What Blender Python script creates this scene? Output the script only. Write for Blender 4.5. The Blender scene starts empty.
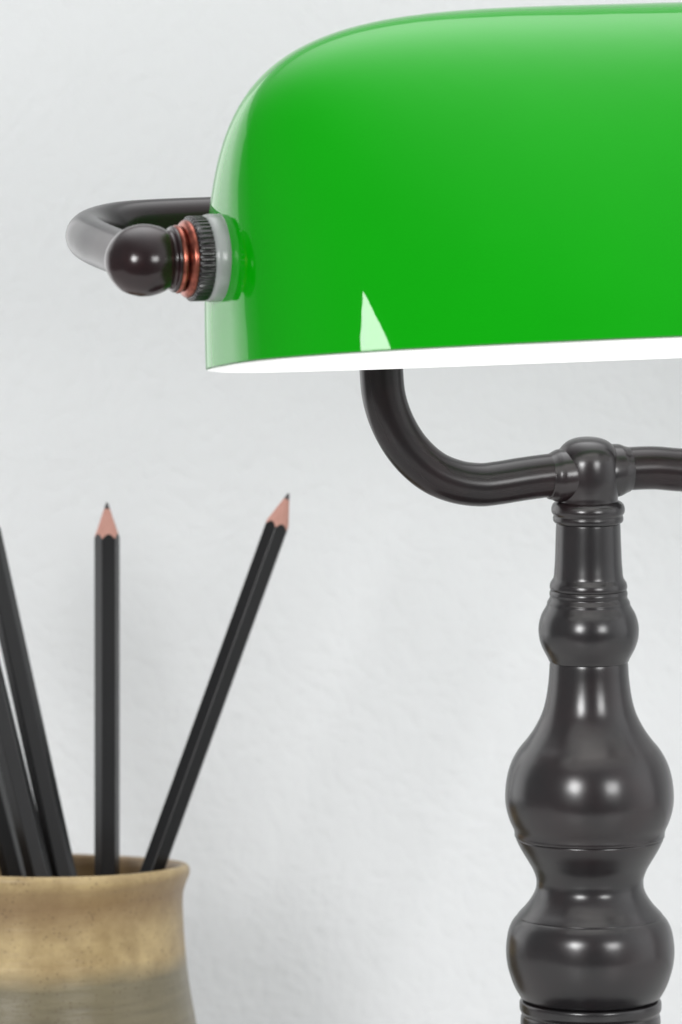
import bpy, bmesh, math, random
from mathutils import Vector, Matrix
random.seed(7)
PI = math.pi
MM = 0.001
scn = bpy.context.scene
col = scn.collection

# ------------------------------------------------------------------ helpers
def link(o, parent=None):
    col.objects.link(o)
    if parent: o.parent = parent
    return o

def obj(name, verts, faces, mat, parent=None, smooth=True, sharp=None):
    me = bpy.data.meshes.new(name)
    me.from_pydata([tuple(v) for v in verts], [], faces)
    bm = bmesh.new(); bm.from_mesh(me)
    bmesh.ops.recalc_face_normals(bm, faces=bm.faces)
    bm.to_mesh(me); bm.free()
    me.polygons.foreach_set('use_smooth', [smooth] * len(me.polygons))
    if sharp: me.set_sharp_from_angle(angle=math.radians(sharp))
    me.materials.append(mat)
    me.update()
    return link(bpy.data.objects.new(name, me), parent)

def thing(name, label, cat, loc=(0, 0, 0), rotz=0.0, group=None):
    o = bpy.data.objects.new(name, None); o.empty_display_size = 0.02
    o.location = loc; o.rotation_euler = (0, 0, rotz)
    o['label'] = label; o['category'] = cat
    if group: o['group'] = group
    return link(o)

def catmull(pts, sub):
    out = []
    n = len(pts)
    P = [Vector(p) for p in pts]
    for i in range(n - 1):
        p0 = P[max(i - 1, 0)]; p1 = P[i]; p2 = P[i + 1]; p3 = P[min(i + 2, n - 1)]
        for k in range(sub):
            t = k / sub
            out.append(0.5 * ((2 * p1) + (p2 - p0) * t + (2 * p0 - 5 * p1 + 4 * p2 - p3) * t * t
                              + (3 * p1 - p0 - 3 * p2 + p3) * t ** 3))
    out.append(P[-1])
    return out

def lathe(profile, seg=128, axis='z', mod=None):
    """profile: list of (r, h).  Returns verts, faces (ends closed when r > 0)."""
    v, f = [], []
    for (r, h) in profile:
        for k in range(seg):
            a = 2 * PI * k / seg
            rr = r if mod is None else mod(r, h, a)
            if axis == 'z': v.append((rr * math.cos(a), rr * math.sin(a), h))
            else: v.append((h, rr * math.cos(a), rr * math.sin(a)))
    n = len(profile)
    for i in range(n - 1):
        for k in range(seg):
            k2 = (k + 1) % seg
            f.append((i * seg + k, i * seg + k2, (i + 1) * seg + k2, (i + 1) * seg + k))
    f.append(tuple(range(seg)))
    f.append(tuple((n - 1) * seg + k for k in range(seg)))
    return v, f

def smooth_lathe(pts, sub=6, **kw):
    pr = [(max(p.x, 1e-5), p.y) for p in catmull([(a, b, 0) for a, b in pts], sub)]
    return lathe(pr, **kw)

def tube(path, r, seg=40):
    v, f = [], []
    n = len(path)
    T = []
    for i in range(n):
        d = path[min(i + 1, n - 1)] - path[max(i - 1, 0)]
        T.append(d.normalized())
    nrm = T[0].orthogonal().normalized()
    for i in range(n):
        if i: nrm = (nrm - T[i] * nrm.dot(T[i])).normalized()
        b = T[i].cross(nrm)
        for k in range(seg):
            a = 2 * PI * k / seg
            v.append(path[i] + r * (math.cos(a) * nrm + math.sin(a) * b))
    for i in range(n - 1):
        for k in range(seg):
            k2 = (k + 1) % seg
            f.append((i * seg + k, i * seg + k2, (i + 1) * seg + k2, (i + 1) * seg + k))
    f.append(tuple(range(seg))); f.append(tuple((n - 1) * seg + k for k in range(seg)))
    return v, f

# ------------------------------------------------------------------ materials
def mat(name):
    m = bpy.data.materials.new(name); m.use_nodes = True
    nt = m.node_tree
    return m, nt, nt.nodes['Principled BSDF']

def N(nt, t, **kw):
    n = nt.nodes.new(t)
    for k, val in kw.items():
        if k in n.inputs: n.inputs[k].default_value = val
        else: setattr(n, k, val)
    return n

def ramp(nt, fac, stops):
    r = nt.nodes.new('ShaderNodeValToRGB')
    e = r.color_ramp.elements
    e[0].position, e[0].color = stops[0][0], (*stops[0][1], 1)
    e[1].position, e[1].color = stops[1][0], (*stops[1][1], 1)
    for p, c in stops[2:]:
        x = e.new(p); x.color = (*c, 1)
    nt.links.new(fac, r.inputs[0])
    return r.outputs[0]

def mix(nt, fac, a, b, mode='MIX'):
    m = nt.nodes.new('ShaderNodeMix'); m.data_type = 'RGBA'; m.blend_type = mode
    for s, val in ((0, fac), (6, a), (7, b)):
        if hasattr(val, 'node'): nt.links.new(val, m.inputs[s])
        elif s == 0: m.inputs[0].default_value = val
        else: m.inputs[s].default_value = (*val, 1)
    return m.outputs[2]

def objco(nt, scale=(1, 1, 1)):
    tc = nt.nodes.new('ShaderNodeTexCoord')
    mp = nt.nodes.new('ShaderNodeMapping'); mp.inputs['Scale'].default_value = scale
    nt.links.new(tc.outputs['Object'], mp.inputs[0])
    return mp.outputs[0]

def noise(nt, vec, scale, detail=4, rough=0.55):
    n = nt.nodes.new('ShaderNodeTexNoise')
    n.inputs['Scale'].default_value = scale; n.inputs['Detail'].default_value = detail
    n.inputs['Roughness'].default_value = rough
    nt.links.new(vec, n.inputs['Vector'])
    return n.outputs['Fac']

def math_(nt, op, a, b=None, clamp=False):
    m = nt.nodes.new('ShaderNodeMath'); m.operation = op; m.use_clamp = clamp
    for i, val in ((0, a), (1, b)):
        if val is None: continue
        if hasattr(val, 'node'): nt.links.new(val, m.inputs[i])
        else: m.inputs[i].default_value = val
    return m.outputs[0]

def bump(nt, bs, height, dist, strength=1.0):
    b = nt.nodes.new('ShaderNodeBump')
    b.inputs['Distance'].default_value = dist; b.inputs['Strength'].default_value = strength
    nt.links.new(height, b.inputs['Height']); nt.links.new(b.outputs[0], bs.inputs['Normal'])

# dark oil-rubbed bronze
def bronze(name, base, tint, rough, ior=1.62):
    m, nt, bs = mat(name)
    co = objco(nt)
    n1 = noise(nt, co, 34, 4)
    c = mix(nt, ramp(nt, n1, [(0.45, (0, 0, 0)), (0.72, (1, 1, 1))]), base, tint)
    nt.links.new(c, bs.inputs['Base Color'])
    bs.inputs['Metallic'].default_value = 0.0
    bs.inputs['IOR'].default_value = ior
    n2 = noise(nt, co, 300, 4)
    n4 = noise(nt, co, 45, 5, 0.7)                                # handled patches: duller and shinier
    nt.links.new(math_(nt, 'ADD', math_(nt, 'ADD', math_(nt, 'MULTIPLY', n2, 0.06), math_(nt, 'MULTIPLY', n4, 0.07)), rough - 0.065), bs.inputs['Roughness'])
    n3 = noise(nt, co, 120, 2)
    bump(nt, bs, n3, 0.00002)
    return m
M_BRONZE = bronze('dark_bronze', (0.011, 0.010, 0.011), (0.017, 0.0095, 0.0105), 0.25)
M_ARM = bronze('brown_bronze', (0.012, 0.0098, 0.0105), (0.019, 0.0095, 0.0105), 0.24, 1.42)
M_BRONZE_RED = bronze('reddish_bronze', (0.013, 0.006, 0.0068), (0.036, 0.008, 0.009), 0.2, 1.5)

m, nt, bs = mat('copper')
n1 = noise(nt, objco(nt), 400, 3)
nt.links.new(mix(nt, ramp(nt, n1, [(0.4, (0, 0, 0)), (0.7, (1, 1, 1))]), (0.36, 0.11, 0.075), (0.12, 0.032, 0.025)), bs.inputs['Base Color'])
bs.inputs['Metallic'].default_value = 0.9; bs.inputs['Roughness'].default_value = 0.28
M_COPPER = m

m, nt, bs = mat('clear_plastic')
bs.inputs['Base Color'].default_value = (0.50, 0.52, 0.515, 1)
bs.inputs['Roughness'].default_value = 0.22
bs.inputs['Transmission Weight'].default_value = 0.45
M_WASHER = m

m, nt, bs = mat('green_cased_glass')
co = objco(nt)
n1 = noise(nt, co, 14, 3)
nt.links.new(mix(nt, n1, (0.001, 0.295, 0.0012), (0.0015, 0.36, 0.0018)), bs.inputs['Base Color'])
bs.inputs['Roughness'].default_value = 0.025
bs.inputs['IOR'].default_value = 1.37
bs.inputs['Coat Weight'].default_value = 0.0
bs.inputs['Coat Roughness'].default_value = 0.015
n2 = noise(nt, co, 45, 2)
bump(nt, bs, n2, 0.00013)
M_GREEN = m

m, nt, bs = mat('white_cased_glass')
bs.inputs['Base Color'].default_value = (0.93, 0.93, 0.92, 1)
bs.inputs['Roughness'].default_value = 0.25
bs.inputs['Emission Color'].default_value = (1, 1, 1, 1)          # emission added to whiten the lining, imitating an opal glow
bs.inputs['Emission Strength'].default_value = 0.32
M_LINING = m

m, nt, bs = mat('green_glass_edge')
n1 = noise(nt, objco(nt), 60, 2)
nt.links.new(mix(nt, n1, (0.015, 0.15, 0.015), (0.04, 0.22, 0.04)), bs.inputs['Base Color'])
bs.inputs['Roughness'].default_value = 0.2
M_EDGE = m

# plaster wall
m, nt, bs = mat('white_plaster')
co = objco(nt)
big = noise(nt, co, 5, 3)
nt.links.new(mix(nt, ramp(nt, big, [(0.3, (0, 0, 0)), (0.7, (1, 1, 1))]), (0.825, 0.835, 0.845), (0.84, 0.85, 0.86)), bs.inputs['Base Color'])
bs.inputs['Roughness'].default_value = 0.75
warp = nt.nodes.new('ShaderNodeVectorMath'); warp.operation = 'ADD'
wn = nt.nodes.new('ShaderNodeTexNoise'); wn.inputs['Scale'].default_value = 30; wn.inputs['Detail'].default_value = 2
nt.links.new(co, wn.inputs['Vector'])
ws = nt.nodes.new('ShaderNodeVectorMath'); ws.operation = 'SCALE'; ws.inputs['Scale'].default_value = 0.02
nt.links.new(wn.outputs['Color'], ws.inputs[0])
nt.links.new(co, warp.inputs[0]); nt.links.new(ws.outputs[0], warp.inputs[1])
h1 = noise(nt, warp.outputs[0], 230, 3, 0.55)
h2 = noise(nt, warp.outputs[0], 95, 2, 0.5)
h = math_(nt, 'ADD', h1, math_(nt, 'MULTIPLY', h2, 0.45))
bump(nt, bs, h, 0.0009)
M_WALL = m

m, nt, bs = mat('white_desk')
n1 = noise(nt, objco(nt), 12, 4)
nt.links.new(mix(nt, n1, (0.62, 0.62, 0.61), (0.70, 0.70, 0.69)), bs.inputs['Base Color'])
bs.inputs['Roughness'].default_value = 0.45
M_DESK = m

# stoneware pot
def stoneware(name, inside=False):
    m, nt, bs = mat(name)
    co = objco(nt)
    sep = nt.nodes.new('ShaderNodeSeparateXYZ'); nt.links.new(co, sep.inputs[0])
    wob = noise(nt, co, 22, 4)
    z = math_(nt, 'ADD', sep.outputs['Z'], math_(nt, 'MULTIPLY', math_(nt, 'SUBTRACT', wob, 0.5), 0.009))
    zz = math_(nt, 'DIVIDE', math_(nt, 'ADD', z, 0.0452), 0.060, clamp=True)      # 0 at z=-50mm, 1 at +10mm
    # horizontal streaky throwing lines
    st = noise(nt, objco(nt, (1, 1, 14)), 26, 4, 0.6)
    blot = ramp(nt, noise(nt, co, 60, 5, 0.65), [(0.34, (0, 0, 0)), (0.66, (1, 1, 1))])
    upper = mix(nt, blot, (0.27, 0.185, 0.078), (0.50, 0.375, 0.185))
    big = ramp(nt, noise(nt, co, 24, 2), [(0.40, (0, 0, 0)), (0.66, (1, 1, 1))])
    upper = mix(nt, math_(nt, 'MULTIPLY', big, 0.35), upper, (0.23, 0.150, 0.065))
    rimz = ramp(nt, math_(nt, 'DIVIDE', math_(nt, 'ADD', sep.outputs['Z'], 0.016), 0.020, clamp=True), [(0.0, (0, 0, 0)), (0.55, (1, 1, 1)), (0.80, (0.7, 0.7, 0.7)), (0.9, (0, 0, 0))])
    upper = mix(nt, math_(nt, 'MULTIPLY', rimz, 0.65), upper, (0.17, 0.095, 0.042))
    lower = mix(nt, st, (0.075, 0.062, 0.036), (0.25, 0.215, 0.128))
    lower = mix(nt, math_(nt, 'MULTIPLY', blot, 0.35), lower, (0.20, 0.17, 0.105))
    # zz boundary about z = -31 mm -> 0.32
    fac = ramp(nt, zz, [(0.25, (0, 0, 0)), (0.36, (1, 1, 1))])
    c = mix(nt, fac, lower, upper)
    # dark specks
    sp = nt.nodes.new('ShaderNodeTexVoronoi'); sp.inputs['Scale'].default_value = 560
    nt.links.new(co, sp.inputs['Vector'])
    spk = ramp(nt, sp.outputs['Distance'], [(0.10, (1, 1, 1)), (0.30, (0, 0, 0))])
    gate = ramp(nt, noise(nt, co, 140, 2), [(0.36, (0, 0, 0)), (0.60, (1, 1, 1))])
    g = mix(nt, 1.0, spk, gate, 'MULTIPLY')
    c = mix(nt, math_(nt, 'MULTIPLY', g, 0.5), c, (0.075, 0.040, 0.017))
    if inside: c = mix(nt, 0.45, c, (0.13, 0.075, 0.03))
    nt.links.new(c, bs.inputs['Base Color'])
    nt.links.new(ramp(nt, fac, [(0, (0.36,) * 3), (1, (0.42,) * 3)]), bs.inputs['Roughness'])
    h = math_(nt, 'ADD', math_(nt, 'MULTIPLY', st, 0.35), math_(nt, 'MULTIPLY', noise(nt, co, 160, 3), 0.3))
    bump(nt, bs, h, 0.0007)
    return m
M_POT = stoneware('stoneware'); M_POT_IN = stoneware('stoneware_inside', True)

m, nt, bs = mat('black_lacquer')
n1 = noise(nt, objco(nt), 90, 3)
nt.links.new(mix(nt, n1, (0.004, 0.004, 0.0045), (0.007, 0.007, 0.008)), bs.inputs['Base Color'])
bs.inputs['Roughness'].default_value = 0.30; bs.inputs['IOR'].default_value = 1.52
M_LACQUER = m

m, nt, bs = mat('pencil_wood')
n1 = noise(nt, objco(nt, (1, 1, 0.12)), 1500, 3)
nt.links.new(mix(nt, n1, (0.44, 0.215, 0.17), (0.60, 0.32, 0.265)), bs.inputs['Base Color'])
bs.inputs['Roughness'].default_value = 0.7
M_WOOD = m
m, nt, bs = mat('graphite')
n1 = noise(nt, objco(nt), 900, 2)
nt.links.new(mix(nt, n1, (0.05, 0.045, 0.045), (0.09, 0.08, 0.08)), bs.inputs['Base Color'])
bs.inputs['Roughness'].default_value = 0.4
M_GRAPHITE = m

# ------------------------------------------------------------------ camera
PITCH = math.radians(7.5)
S = 3.5                     # picture pixels per millimetre at the lamp's column
D = 2500.0                  # mm from the column
XC = -70.6                  # mm: what the middle of the picture looks at
cam = bpy.data.cameras.new('camera'); co_ = bpy.data.objects.new('camera', cam); link(co_)
co_.location = (XC * MM, -D * math.cos(PITCH) * MM, D * math.sin(PITCH) * MM)
co_.rotation_euler = (PI / 2 - PITCH, 0, 0)
cam.sensor_fit = 'VERTICAL'; cam.sensor_height = 36; cam.sensor_width = 24
cam.lens = S * D / 1024 * 36
cam.clip_start = 0.05; cam.clip_end = 50
cam.dof.use_dof = True; cam.dof.focus_distance = 2.46; cam.dof.aperture_fstop = 20
scn.camera = co_

def world_pt(px, py, Y):
    """mm point on the upright plane at depth Y that shows at this picture position."""
    dx = (px - 341) / S; dy = (512 - py) / S
    d = Vector((dx, D * math.cos(PITCH) + dy * math.sin(PITCH), -D * math.sin(PITCH) + dy * math.cos(PITCH)))
    o = Vector((XC, -D * math.cos(PITCH), D * math.sin(PITCH)))
    return o + d * ((Y - o.y) / d.y)

# ------------------------------------------------------------------ setting
WALL_Y = 320.0
TABLE_Z = -228.0
def slab(name, x0, x1, y0, y1, z0, z1, m):
    v = [(x * MM, y * MM, z * MM) for x in (x0, x1) for y in (y0, y1) for z in (z0, z1)]
    f = [(0, 1, 3, 2), (4, 6, 7, 5), (0, 4, 5, 1), (2, 3, 7, 6), (0, 2, 6, 4), (1, 5, 7, 3)]
    o = obj(name, v, f, m, smooth=False)
    o['kind'] = 'structure'
    return o
slab('wall', -2200, 2200, WALL_Y, WALL_Y + 60, -900, 480, M_WALL)
slab('tabletop', -800, 800, -450, WALL_Y - 3, TABLE_Z - 30, TABLE_Z, M_DESK)

# ------------------------------------------------------------------ desk lamp
YAW = math.radians(18.5)
lamp = thing('desk_lamp', "banker's desk lamp with glossy green glass shade on a dark bronze turned column", 'lamp',
             (0, 0, TABLE_Z * MM), YAW)
def lz(py): return (512 - py) / S / math.cos(PITCH)           # height in mm of a picture row on the column axis
LEAN = 0.0085                                                  # the column stands a hair off plumb
def local(v, lean=0.0):
    k = lean
    return [((x - k * z * math.cos(YAW)) * MM, (y + k * z * math.sin(YAW)) * MM, (z - TABLE_Z) * MM) for x, y, z in v]
def turned(name, prof, m=M_BRONZE, sub=6, sharp=35):
    """prof: (radius px, picture row) pairs"""
    v, f = smooth_lathe([(r / S, lz(y)) for r, y in prof], sub)
    return obj(name, local(v, LEAN), f, m, lamp, sharp=sharp)

turned('hub', [(0.1, 437), (11, 438), (20.5, 441.5), (27.5, 448), (31.5, 456), (33.2, 466), (33.2, 479), (31.6, 490), (30, 497), (30, 503)])
turned('collar', [(27, 500.5), (31, 501), (35, 503.5), (36.8, 508), (36.5, 512), (34.8, 515), (35.3, 517.5), (35, 520.5), (33.2, 522.5), (30, 523)])
turned('column_neck', [(30, 522), (31.8, 523), (32.3, 526), (32.8, 540), (33.5, 560), (34.3, 571), (35, 577), (36.5, 580), (38.3, 583), (38.9, 587), (38, 589.5), (36, 590)])
turned('turned_ball', [(36, 589), (38.2, 590), (39.2, 593), (38.9, 596), (39.2, 598), (41.5, 602), (41.8, 604.5), (43.6, 608), (47, 614), (49.5, 622), (50.4, 630), (49.5, 639), (47, 647), (44, 653), (41.3, 658), (39.6, 661.5), (37, 662.5)])
turned('baluster', [(37.5, 660), (39.2, 663), (40.3, 678), (42, 692), (44.6, 705), (48.3, 716), (55, 729), (62.6, 740), (71.5, 751), (78.6, 764), (83, 779), (84.8, 796), (83.8, 809), (80.5, 821), (76.5, 830), (75.6, 834), (75.4, 837.5), (73.5, 839)])
turned('baluster_foot', [(72.5, 837), (74, 839.5), (73.4, 842), (69.5, 850), (63.6, 860), (58, 869.5), (54.6, 878), (53.8, 884), (54.7, 891), (58.4, 899), (64.5, 907.5), (71, 914.5), (73.6, 918), (72, 919.5)])
turned('lower_knop', [(70, 916.5), (74.6, 919.2), (79.5, 926), (83, 936), (84.8, 951), (84.2, 963), (82, 974), (77.6, 987), (73, 996), (69.5, 1001), (66, 1003)])
turned('base_ring', [(66, 1002.5), (70.2, 1003.5), (71.6, 1006), (71.4, 1012), (70.4, 1014.5), (69.2, 1017), (70.2, 1020), (70.4, 1028), (67, 1040), (60, 1052), (56, 1066), (56, 1090)])
# foot of the lamp, below the picture
b0 = TABLE_Z
v, f = smooth_lathe([(15, lz(1085)), (17, lz(1088)), (24, b0 + 27), (42, b0 + 22), (62, b0 + 18), (75, b0 + 13), (80, b0 + 7), (80, b0 + 1), (78, b0)], 6)
obj('base', local(v, LEAN), f, M_BRONZE, lamp, sharp=35)

PIV_Z = 84.6; PIV_V = -75.0
TILT = math.radians(-9.4)
ARM_R = 6.2
SHIFT = -5.0
for sgn in (-1, 1):
    path = [(-3, 0, 11.5), (-12, 0, 11.0), (-20, 0, 10.3), (-27, 0, 9.5), (-33, 0, 9.2), (-40, 0, 10.4), (-47.2, 0, 13.6),
            (-53.6, 0, 19.3), (-58.4, 0, 26.5), (-61.4, 0, 34.5), (-62.4, 0, 43), (-62.5, 0, 55), (-63.5, 0, 66), (-67.5, 0, 76),
            (-75, 0, 83.5), (-85, 0, 87), (-97, 0, 87.6), (-114, 0, 87.6), (-130, -0.2, 87.5), (-141, -3, 87.3), (-149.7, -10, 86.7),
            (-155, -20, 86.0), (-156.5, -32, 85.4), (-156.5, -48, 84.9), (-156.5, -62, 84.6), (-156.5, -72, 84.6)]
    path = [Vector((x if sgn < 0 else -x, y, z + (1.6 * min(1, -x / 20) if sgn > 0 else 0))) for x, y, z in path]
    v, f = tube(catmull(path, 6), ARM_R, 48)
    arm = obj('arm', local(v), f, M_ARM, lamp, sharp=40)
    sv, sf = smooth_lathe([(r, sgn * u) for u, r in [(4, 5), (4.5, 7.6), (8.6, 7.6), (9.9, 7.3), (10.8, 6.9), (11.6, 6.6), (12.2, 6.35), (12.4, 5.5)]], 4, axis='x', seg=64)
    obj('arm_socket', local([(x, y, z + 11.2 + (0.05 * x if sgn > 0 else -0.045 * abs(x))) for x, y, z in sv]), sf, M_BRONZE, arm, sharp=50)
    def ring(name, prof, m, parent, sub=4, mod=None, seg=128, sharp=35):
        v, f = smooth_lathe([(r, -sgn * (u + SHIFT) if sgn > 0 else u + SHIFT) for u, r in prof], sub, axis='x', mod=mod, seg=seg)
        v = [(x, y + PIV_V, z + PIV_Z) for x, y, z in v]
        return obj(name, local(v), f, m, parent, sharp=sharp)
    ring('finial', [(-161.6, 0.05), (-161.2, 2.7), (-159.6, 5.6), (-156.9, 8.2), (-153.2, 9.6), (-149.8, 9.8), (-146.6, 9.1), (-144.9, 8.3), (-144.1, 7.9),
                    (-143.5, 8.1), (-143.1, 8.8), (-142.5, 9.0), (-142.0, 8.6), (-141.8, 7.5)], M_BRONZE_RED, arm)
    ring('copper_ring', [(-142.6, 6.5), (-142.4, 8.6), (-141.6, 9.3), (-140.8, 9.0), (-140.5, 8.2), (-140.3, 8.2), (-140.1, 9.4), (-139.2, 10.5), (-138.1, 10.4), (-137.7, 9.0), (-137.6, 7)], M_COPPER, arm)
    T = 44
    def teeth(r, h, a):
        return r - (0.55 if r > 10.8 else 0.0) * (0.5 + 0.5 * math.tanh(3 * math.cos(T * a)))
    ring('knurled_nut', [(-138.8, 6), (-138.7, 9.8), (-138.3, 10.6), (-137.9, 11.6), (-134.0, 11.6), (-133.6, 10.8), (-133.5, 6)], M_BRONZE, arm, sub=1, mod=teeth, seg=44 * 10, sharp=50)
    ring('washer', [(-133.9, 5), (-133.8, 10.6), (-133.5, 11.5), (-132.7, 11.9), (-131.2, 12.0), (-129.8, 11.9), (-128.8, 11.4), (-128.6, 5)], M_WASHER, arm)

# glass shade: superellipsoid half shell, origin on the pivot line
L, Wd, H, ZR, NX = 134.9, 62.0, 94.5, 29.5, 4.7
def shade_surf(l, w, h, nphi=120, nth=96, low=0.0):
    v, idx = [], {}
    for i in range(1, nphi):
        t = i / nphi
        s = -1 if t < 0.5 else 1
        q = (t if t < 0.5 else 1 - t) * 2
        ph = PI / 2 * (q ** 2.6 * 0.5 + q ** 1.6 * 0.5) ** 1.0
        cs = math.cos(ph) ** (2 / NX); x = s * l * cs
        rad = max(0.0, 1 - cs ** NX) ** (1 / NX); rad_b = max(0.0, 1 - cs ** 4.0) ** (1 / 4.0); rad_f = max(0.0, 1 - cs ** 2.4) ** (1 / 2.4)
        if i == nphi // 2: x = 0; rad = 1; rad_b = 1; rad_f = 1
        for j in range(nth + 1):
            th = PI * j / nth
            c, sn = math.cos(th), math.sin(th)
            m_ = 2.3
            y = -w * (rad_f if c > 0 else rad_b) * math.copysign(abs(c) ** (2 / m_), c); z = h * rad * sn ** (2 / m_) if sn > 1e-9 else 0.0
            y *= 1 - 0.17 * z / h                    # the front and back lean in a little from the rim up
            v.append((x, y, z - ZR - low))
    f = []
    n = nth + 1
    for i in range(nphi - 2):
        for j in range(nth):
            f.append((i * n + j, i * n + j + 1, (i + 1) * n + j + 1, (i + 1) * n + j))
    # end caps: close the first / last arcs with a fan on the rim
    for base, xs in ((0, -l), ((nphi - 2) * n, l)):
        k = len(v); v.append((xs, 0, -ZR - low))
        for j in range(nth): f.append((k, base + j, base + j + 1))
    rim = [i * n for i in range(nphi - 1)]
    rim2 = [i * n + nth for i in range(nphi - 1)]
    kl = (nphi - 1) * n
    loop = rim + [kl + 1] + rim2[::-1] + [kl]
    return v, f, loop
def mm(v): return [(x * MM, y * MM, z * MM) for x, y, z in v]
TH = 3.2
vo, fo, lo = shade_surf(L, Wd, H)
shade = obj('glass_shade', mm(vo), fo, M_GREEN, lamp)
shade.location = (0, (PIV_V - 8) * MM, (PIV_Z + 1.9 - TABLE_Z) * MM); shade.rotation_euler = (TILT, 0, 0)
shade.data.update()
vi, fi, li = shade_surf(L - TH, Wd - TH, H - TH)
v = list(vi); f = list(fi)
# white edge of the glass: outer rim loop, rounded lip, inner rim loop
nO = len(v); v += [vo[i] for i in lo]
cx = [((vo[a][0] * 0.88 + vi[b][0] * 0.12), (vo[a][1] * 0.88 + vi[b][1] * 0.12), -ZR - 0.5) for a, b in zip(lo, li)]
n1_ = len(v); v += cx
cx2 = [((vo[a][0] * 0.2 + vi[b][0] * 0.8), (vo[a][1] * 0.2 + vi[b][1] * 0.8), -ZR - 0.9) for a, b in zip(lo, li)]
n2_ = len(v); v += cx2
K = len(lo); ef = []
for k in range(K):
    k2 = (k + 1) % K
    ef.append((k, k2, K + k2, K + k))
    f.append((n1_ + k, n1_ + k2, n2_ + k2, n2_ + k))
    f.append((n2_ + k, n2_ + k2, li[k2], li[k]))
obj('rim_edge', mm([vo[i] for i in lo] + cx), ef, M_EDGE, shade, sharp=50)
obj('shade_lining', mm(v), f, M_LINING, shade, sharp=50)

# unseen glowing tube added inside the shade to whiten the lining, with a holder
m, nt, bs = mat('fill_bulb_glass')
bs.inputs['Base Color'].default_value = (0.9, 0.88, 0.84, 1)
bs.inputs['Emission Color'].default_value = (1.0, 0.99, 0.97, 1)
bs.inputs['Emission Strength'].default_value = 1.2
M_FILL_BULB = m
v, f = smooth_lathe([(0.05, -98), (7, -97), (12, -92), (13.5, -84), (13.5, -20), (13.5, -2), (11, 8), (8, 13), (7.5, 18)], 5, axis='x', seg=48)
blb = obj('fill_bulb', mm([(x + 30, y, z + 18) for x, y, z in v]), f, M_FILL_BULB, shade)
v, f = smooth_lathe([(7, 17), (11, 17.5), (11.5, 20), (11.5, 50), (10, 54), (5, 55)], 3, axis='x', seg=48)
obj('bulb_holder', mm([(x + 30, y, z + 18) for x, y, z in v]), f, M_BRONZE, shade, sharp=35)

# ------------------------------------------------------------------ pot of pencils
POT_Y = 140.0
pc = world_pt(32, 868, POT_Y)                # middle of the pot's mouth
PX, PZ = pc.x, pc.z
pot = thing('pencil_pot', 'speckled ochre and grey-brown stoneware pot holding the black pencils', 'pot', (PX * MM, POT_Y * MM, TABLE_Z * MM))
PS = S / ((D + POT_Y * math.cos(PITCH)) / D)
hp = PZ - TABLE_Z
SKEW = math.tan(math.radians(5.4))            # hand-thrown: the mouth sits a touch lower at the back
def pot_mesh(prof, sub=6):
    v, f = smooth_lathe(prof, sub, seg=160)
    out = []
    for x, y, z in v:
        k = max(0.0, min(1.0, (z + 60) / 60))
        a = math.atan2(y, x)
        wob = 1 + 0.004 * math.sin(2 * a + 1) + 0.003 * math.sin(3 * a)
        out.append((x * wob * MM, y * wob * MM, (z - y * SKEW * k + 0.25 * math.sin(3 * a + 2) * k) * MM))
    return out, f
outer = [(R / PS, -(y - 864) / PS) for R, y in
         [(149.5, 861.5), (153, 860.5), (156, 861.5), (158.2, 865), (158.3, 869.5), (156.8, 874), (154, 881), (152, 888), (151.2, 896), (151.3, 908),
          (152, 925), (153.5, 945), (155.8, 970), (159.5, 995), (164, 1020), (168, 1045), (170, 1070), (169, 1095), (162, 1120), (150, 1145)]]
zb = -hp
outer = [p for p in outer if p[1] > zb + 8] + [(46, zb + 3), (43.5, zb)]
v, f = pot_mesh(outer)
f = f[:-2] + [f[-1]]
b = obj('pot_body', v, f, M_POT, pot); b.location = (0, 0, hp * MM)
inner = [(149.5 / PS, 2.5 / PS), (147.5 / PS, 1.0 / PS), (146 / PS, -3 / PS), (145 / PS, -12 / PS), (144 / PS, -50 / PS), (148 / PS, -130 / PS), (40, zb + 14), (30, zb + 9), (1, zb + 8)]
v, f = pot_mesh(inner)
f = f[:-2]
b = obj('pot_inside', v, f, M_POT_IN, pot); b.location = (0, 0, hp * MM)

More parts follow.
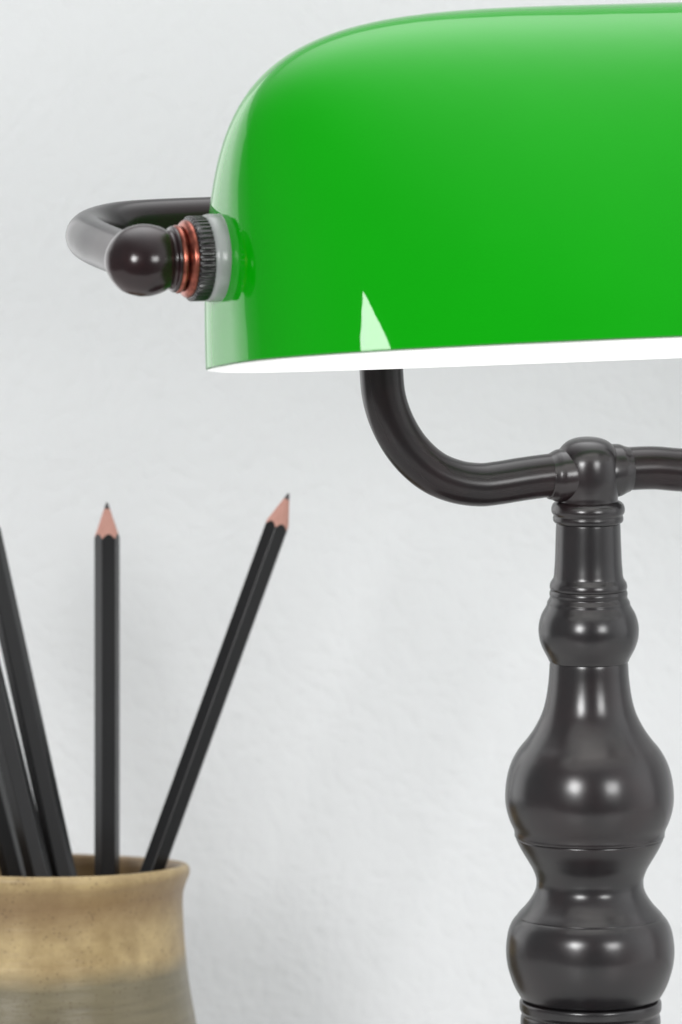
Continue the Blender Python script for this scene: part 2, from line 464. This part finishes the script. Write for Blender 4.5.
# pencils
AP = 3.42                                   # half the width across the flats, mm
HALF = math.radians(18.6)
def make_pencil():
    root = thing('pencil', 'pencil', 'pencil', group='black pencils standing in the pot')
    def hexr(a):
        d = (a + PI / 6) % (PI / 3) - PI / 6
        return min(AP / math.cos(d), AP * 1.146)
    seg = 6 * 12
    A = [2 * PI * (k + 0.5) / seg for k in range(seg)]
    LEN = 203.0
    v, f = [], []
    R = [hexr(a) for a in A]
    Z = [LEN - r / math.tan(HALF) for r in R]
    rows = [[(r * math.cos(a), r * math.sin(a), 0) for a, r in zip(A, R)]]
    rows.append([(r * math.cos(a), r * math.sin(a), LEN * 0.5) for a, r in zip(A, R)])
    rows.append([(r * math.cos(a), r * math.sin(a), z) for a, r, z in zip(A, R, Z)])
    for row in rows: v += row
    for i in range(2):
        for k in range(seg):
            k2 = (k + 1) % seg
            f.append((i * seg + k, i * seg + k2, (i + 1) * seg + k2, (i + 1) * seg + k))
    f.append(tuple(range(seg)))
    obj('barrel', mm(v), f, M_LACQUER, root, sharp=24)
    gl = 2.6; gr = gl * math.tan(HALF)
    v, f = [], []
    for t in (0, 0.5, 1):
        for a, r, z in zip(A, R, Z):
            r2 = r * (1 - t) + gr * t; z2 = z * (1 - t) + (LEN - gl) * t
            v.append((r2 * math.cos(a), r2 * math.sin(a), z2))
    for i in range(2):
        for k in range(seg):
            k2 = (k + 1) % seg
            f.append((i * seg + k, i * seg + k2, (i + 1) * seg + k2, (i + 1) * seg + k))
    obj('sharpened_wood', mm(v), f, M_WOOD, root)
    v, f = lathe([(gr * 1.02, LEN - gl), (gr * 0.55, LEN - gl * 0.52), (0.38, LEN - 0.95), (0.15, LEN - 0.7)], 24)
    obj('graphite_tip', mm(v), f, M_GRAPHITE, root)
    return root
def copy_thing(o):
    c = o.copy(); link(c)
    for ch in o.children:
        d = ch.copy(); link(d, c)
    return c
# picture positions of a high and a low point on each pencil, with their depths; spin about the pencil's axis
spots = [
    ((107, 500), POT_Y + 12, (107, 868), POT_Y + 6, -20, 'upright black pencil with pink sharpened tip, standing straight in the pot'),
    ((289.5, 491), POT_Y + 6, (154, 866), POT_Y - 4, -6, 'black pencil leaning far to the right with its sharpened tip in front of the wall'),
    ((-20, 494), POT_Y + 8, (61, 862), POT_Y - 6, -24, 'black left-leaning pencil nearest the upright pencil, its tip out of the photo'),
    ((-50, 510), POT_Y - 4, (37, 866), POT_Y - 14, -18, 'black left-leaning pencil in the middle of the three leaning left'),
    ((-80, 505), POT_Y + 6, (12, 866), POT_Y - 2, -22, 'leftmost black pencil, leaning left at the edge of the photo'),
]
proto = make_pencil()
for i, (top, y1, low, y0, spin, label) in enumerate(spots):
    o = proto if i == 0 else copy_thing(proto)
    o['label'] = label
    a = world_pt(*top, y1); b_ = world_pt(*low, y0)
    d = (a - b_).normalized()
    base = a - d * 203.0
    o.location = base * MM
    yv = (Vector((0, 1, 0)) - d * d.y).normalized(); xv = yv.cross(d)      # one corner of the hexagon turned to the viewer
    o.rotation_euler = (Matrix((xv, yv, d)).transposed() @ Matrix.Rotation(math.radians(spin), 3, 'Z')).to_euler()

# ------------------------------------------------------------------ light
w = bpy.data.worlds.new('World'); scn.world = w; w.use_nodes = True
nt = w.node_tree
bg = nt.nodes['Background']
tc = nt.nodes.new('ShaderNodeTexCoord')
sep = nt.nodes.new('ShaderNodeSeparateXYZ'); nt.links.new(tc.outputs['Generated'], sep.inputs[0])
# a pale studio: dim towards the photographer, a broad bright side to the left, brighter overhead and behind
def lobe(d, power, amp):
    d = Vector(d).normalized()
    dp = nt.nodes.new('ShaderNodeVectorMath'); dp.operation = 'DOT_PRODUCT'
    nt.links.new(tc.outputs['Generated'], dp.inputs[0]); dp.inputs[1].default_value = d
    return math_(nt, 'MULTIPLY', math_(nt, 'POWER', math_(nt, 'MAXIMUM', dp.outputs['Value'], 0.0), power), amp)
tot = math_(nt, 'ADD', lobe((-0.88, -0.36, 0.30), 6, 0.10), lobe((0.0, 0.50, 1.0), 6, 3.5))
tot = math_(nt, 'ADD', tot, lobe((0.97, -0.05, 0.25), 5, 1.25))
tot = math_(nt, 'ADD', tot, lobe((0.25, -0.35, 1.0), 7, 0.65))
tot = math_(nt, 'ADD', tot, lobe((0.15, -1.0, 0.0), 3, -0.10))
tot = math_(nt, 'ADD', tot, 0.26)
c1 = mix(nt, 1.0, (0.995, 1.0, 1.012), tot, 'MULTIPLY')
nt.links.new(c1, bg.inputs['Color']); bg.inputs['Strength'].default_value = 1.0

def area(name, loc, target, sx, sy, power, color=(1, 1, 1)):
    l = bpy.data.lights.new(name, 'AREA'); l.shape = 'RECTANGLE'; l.size = sx; l.size_y = sy
    l.energy = power; l.color = color
    o = bpy.data.objects.new(name, l); link(o)
    o.location = loc
    o.rotation_euler = (Vector(target) - Vector(loc)).to_track_quat('-Z', 'Y').to_euler()
    return o
def polar(az, el, d):
    a, e = math.radians(az), math.radians(el)
    return (d * math.cos(e) * math.sin(a), -d * math.cos(e) * math.cos(a), d * math.sin(e) - 0.1)
def roll(o, deg): o.rotation_euler = (o.rotation_euler.to_matrix() @ Matrix.Rotation(math.radians(deg), 3, 'Z')).to_euler()
roll(area('front_softbox', polar(-22.5, 17.3, 1.4), (0, 0, -0.1), 0.33, 0.33, 8.6), -28)
area('front_softbox', polar(31, 16, 1.4), (0, 0, -0.1), 0.38, 0.32, 5.0)
area('side_fill', (-0.38, 0.21, 0.06), (-0.13, -0.12, 0.06), 0.34, 0.40, 0.42)  # unseen lamp added for the pale reflection on the shade's left end

# ------------------------------------------------------------------ render
scn.render.engine = 'CYCLES'
scn.view_settings.view_transform = 'Standard'
scn.view_settings.look = 'None'
scn.view_settings.exposure = 0
scn.view_settings.gamma = 1
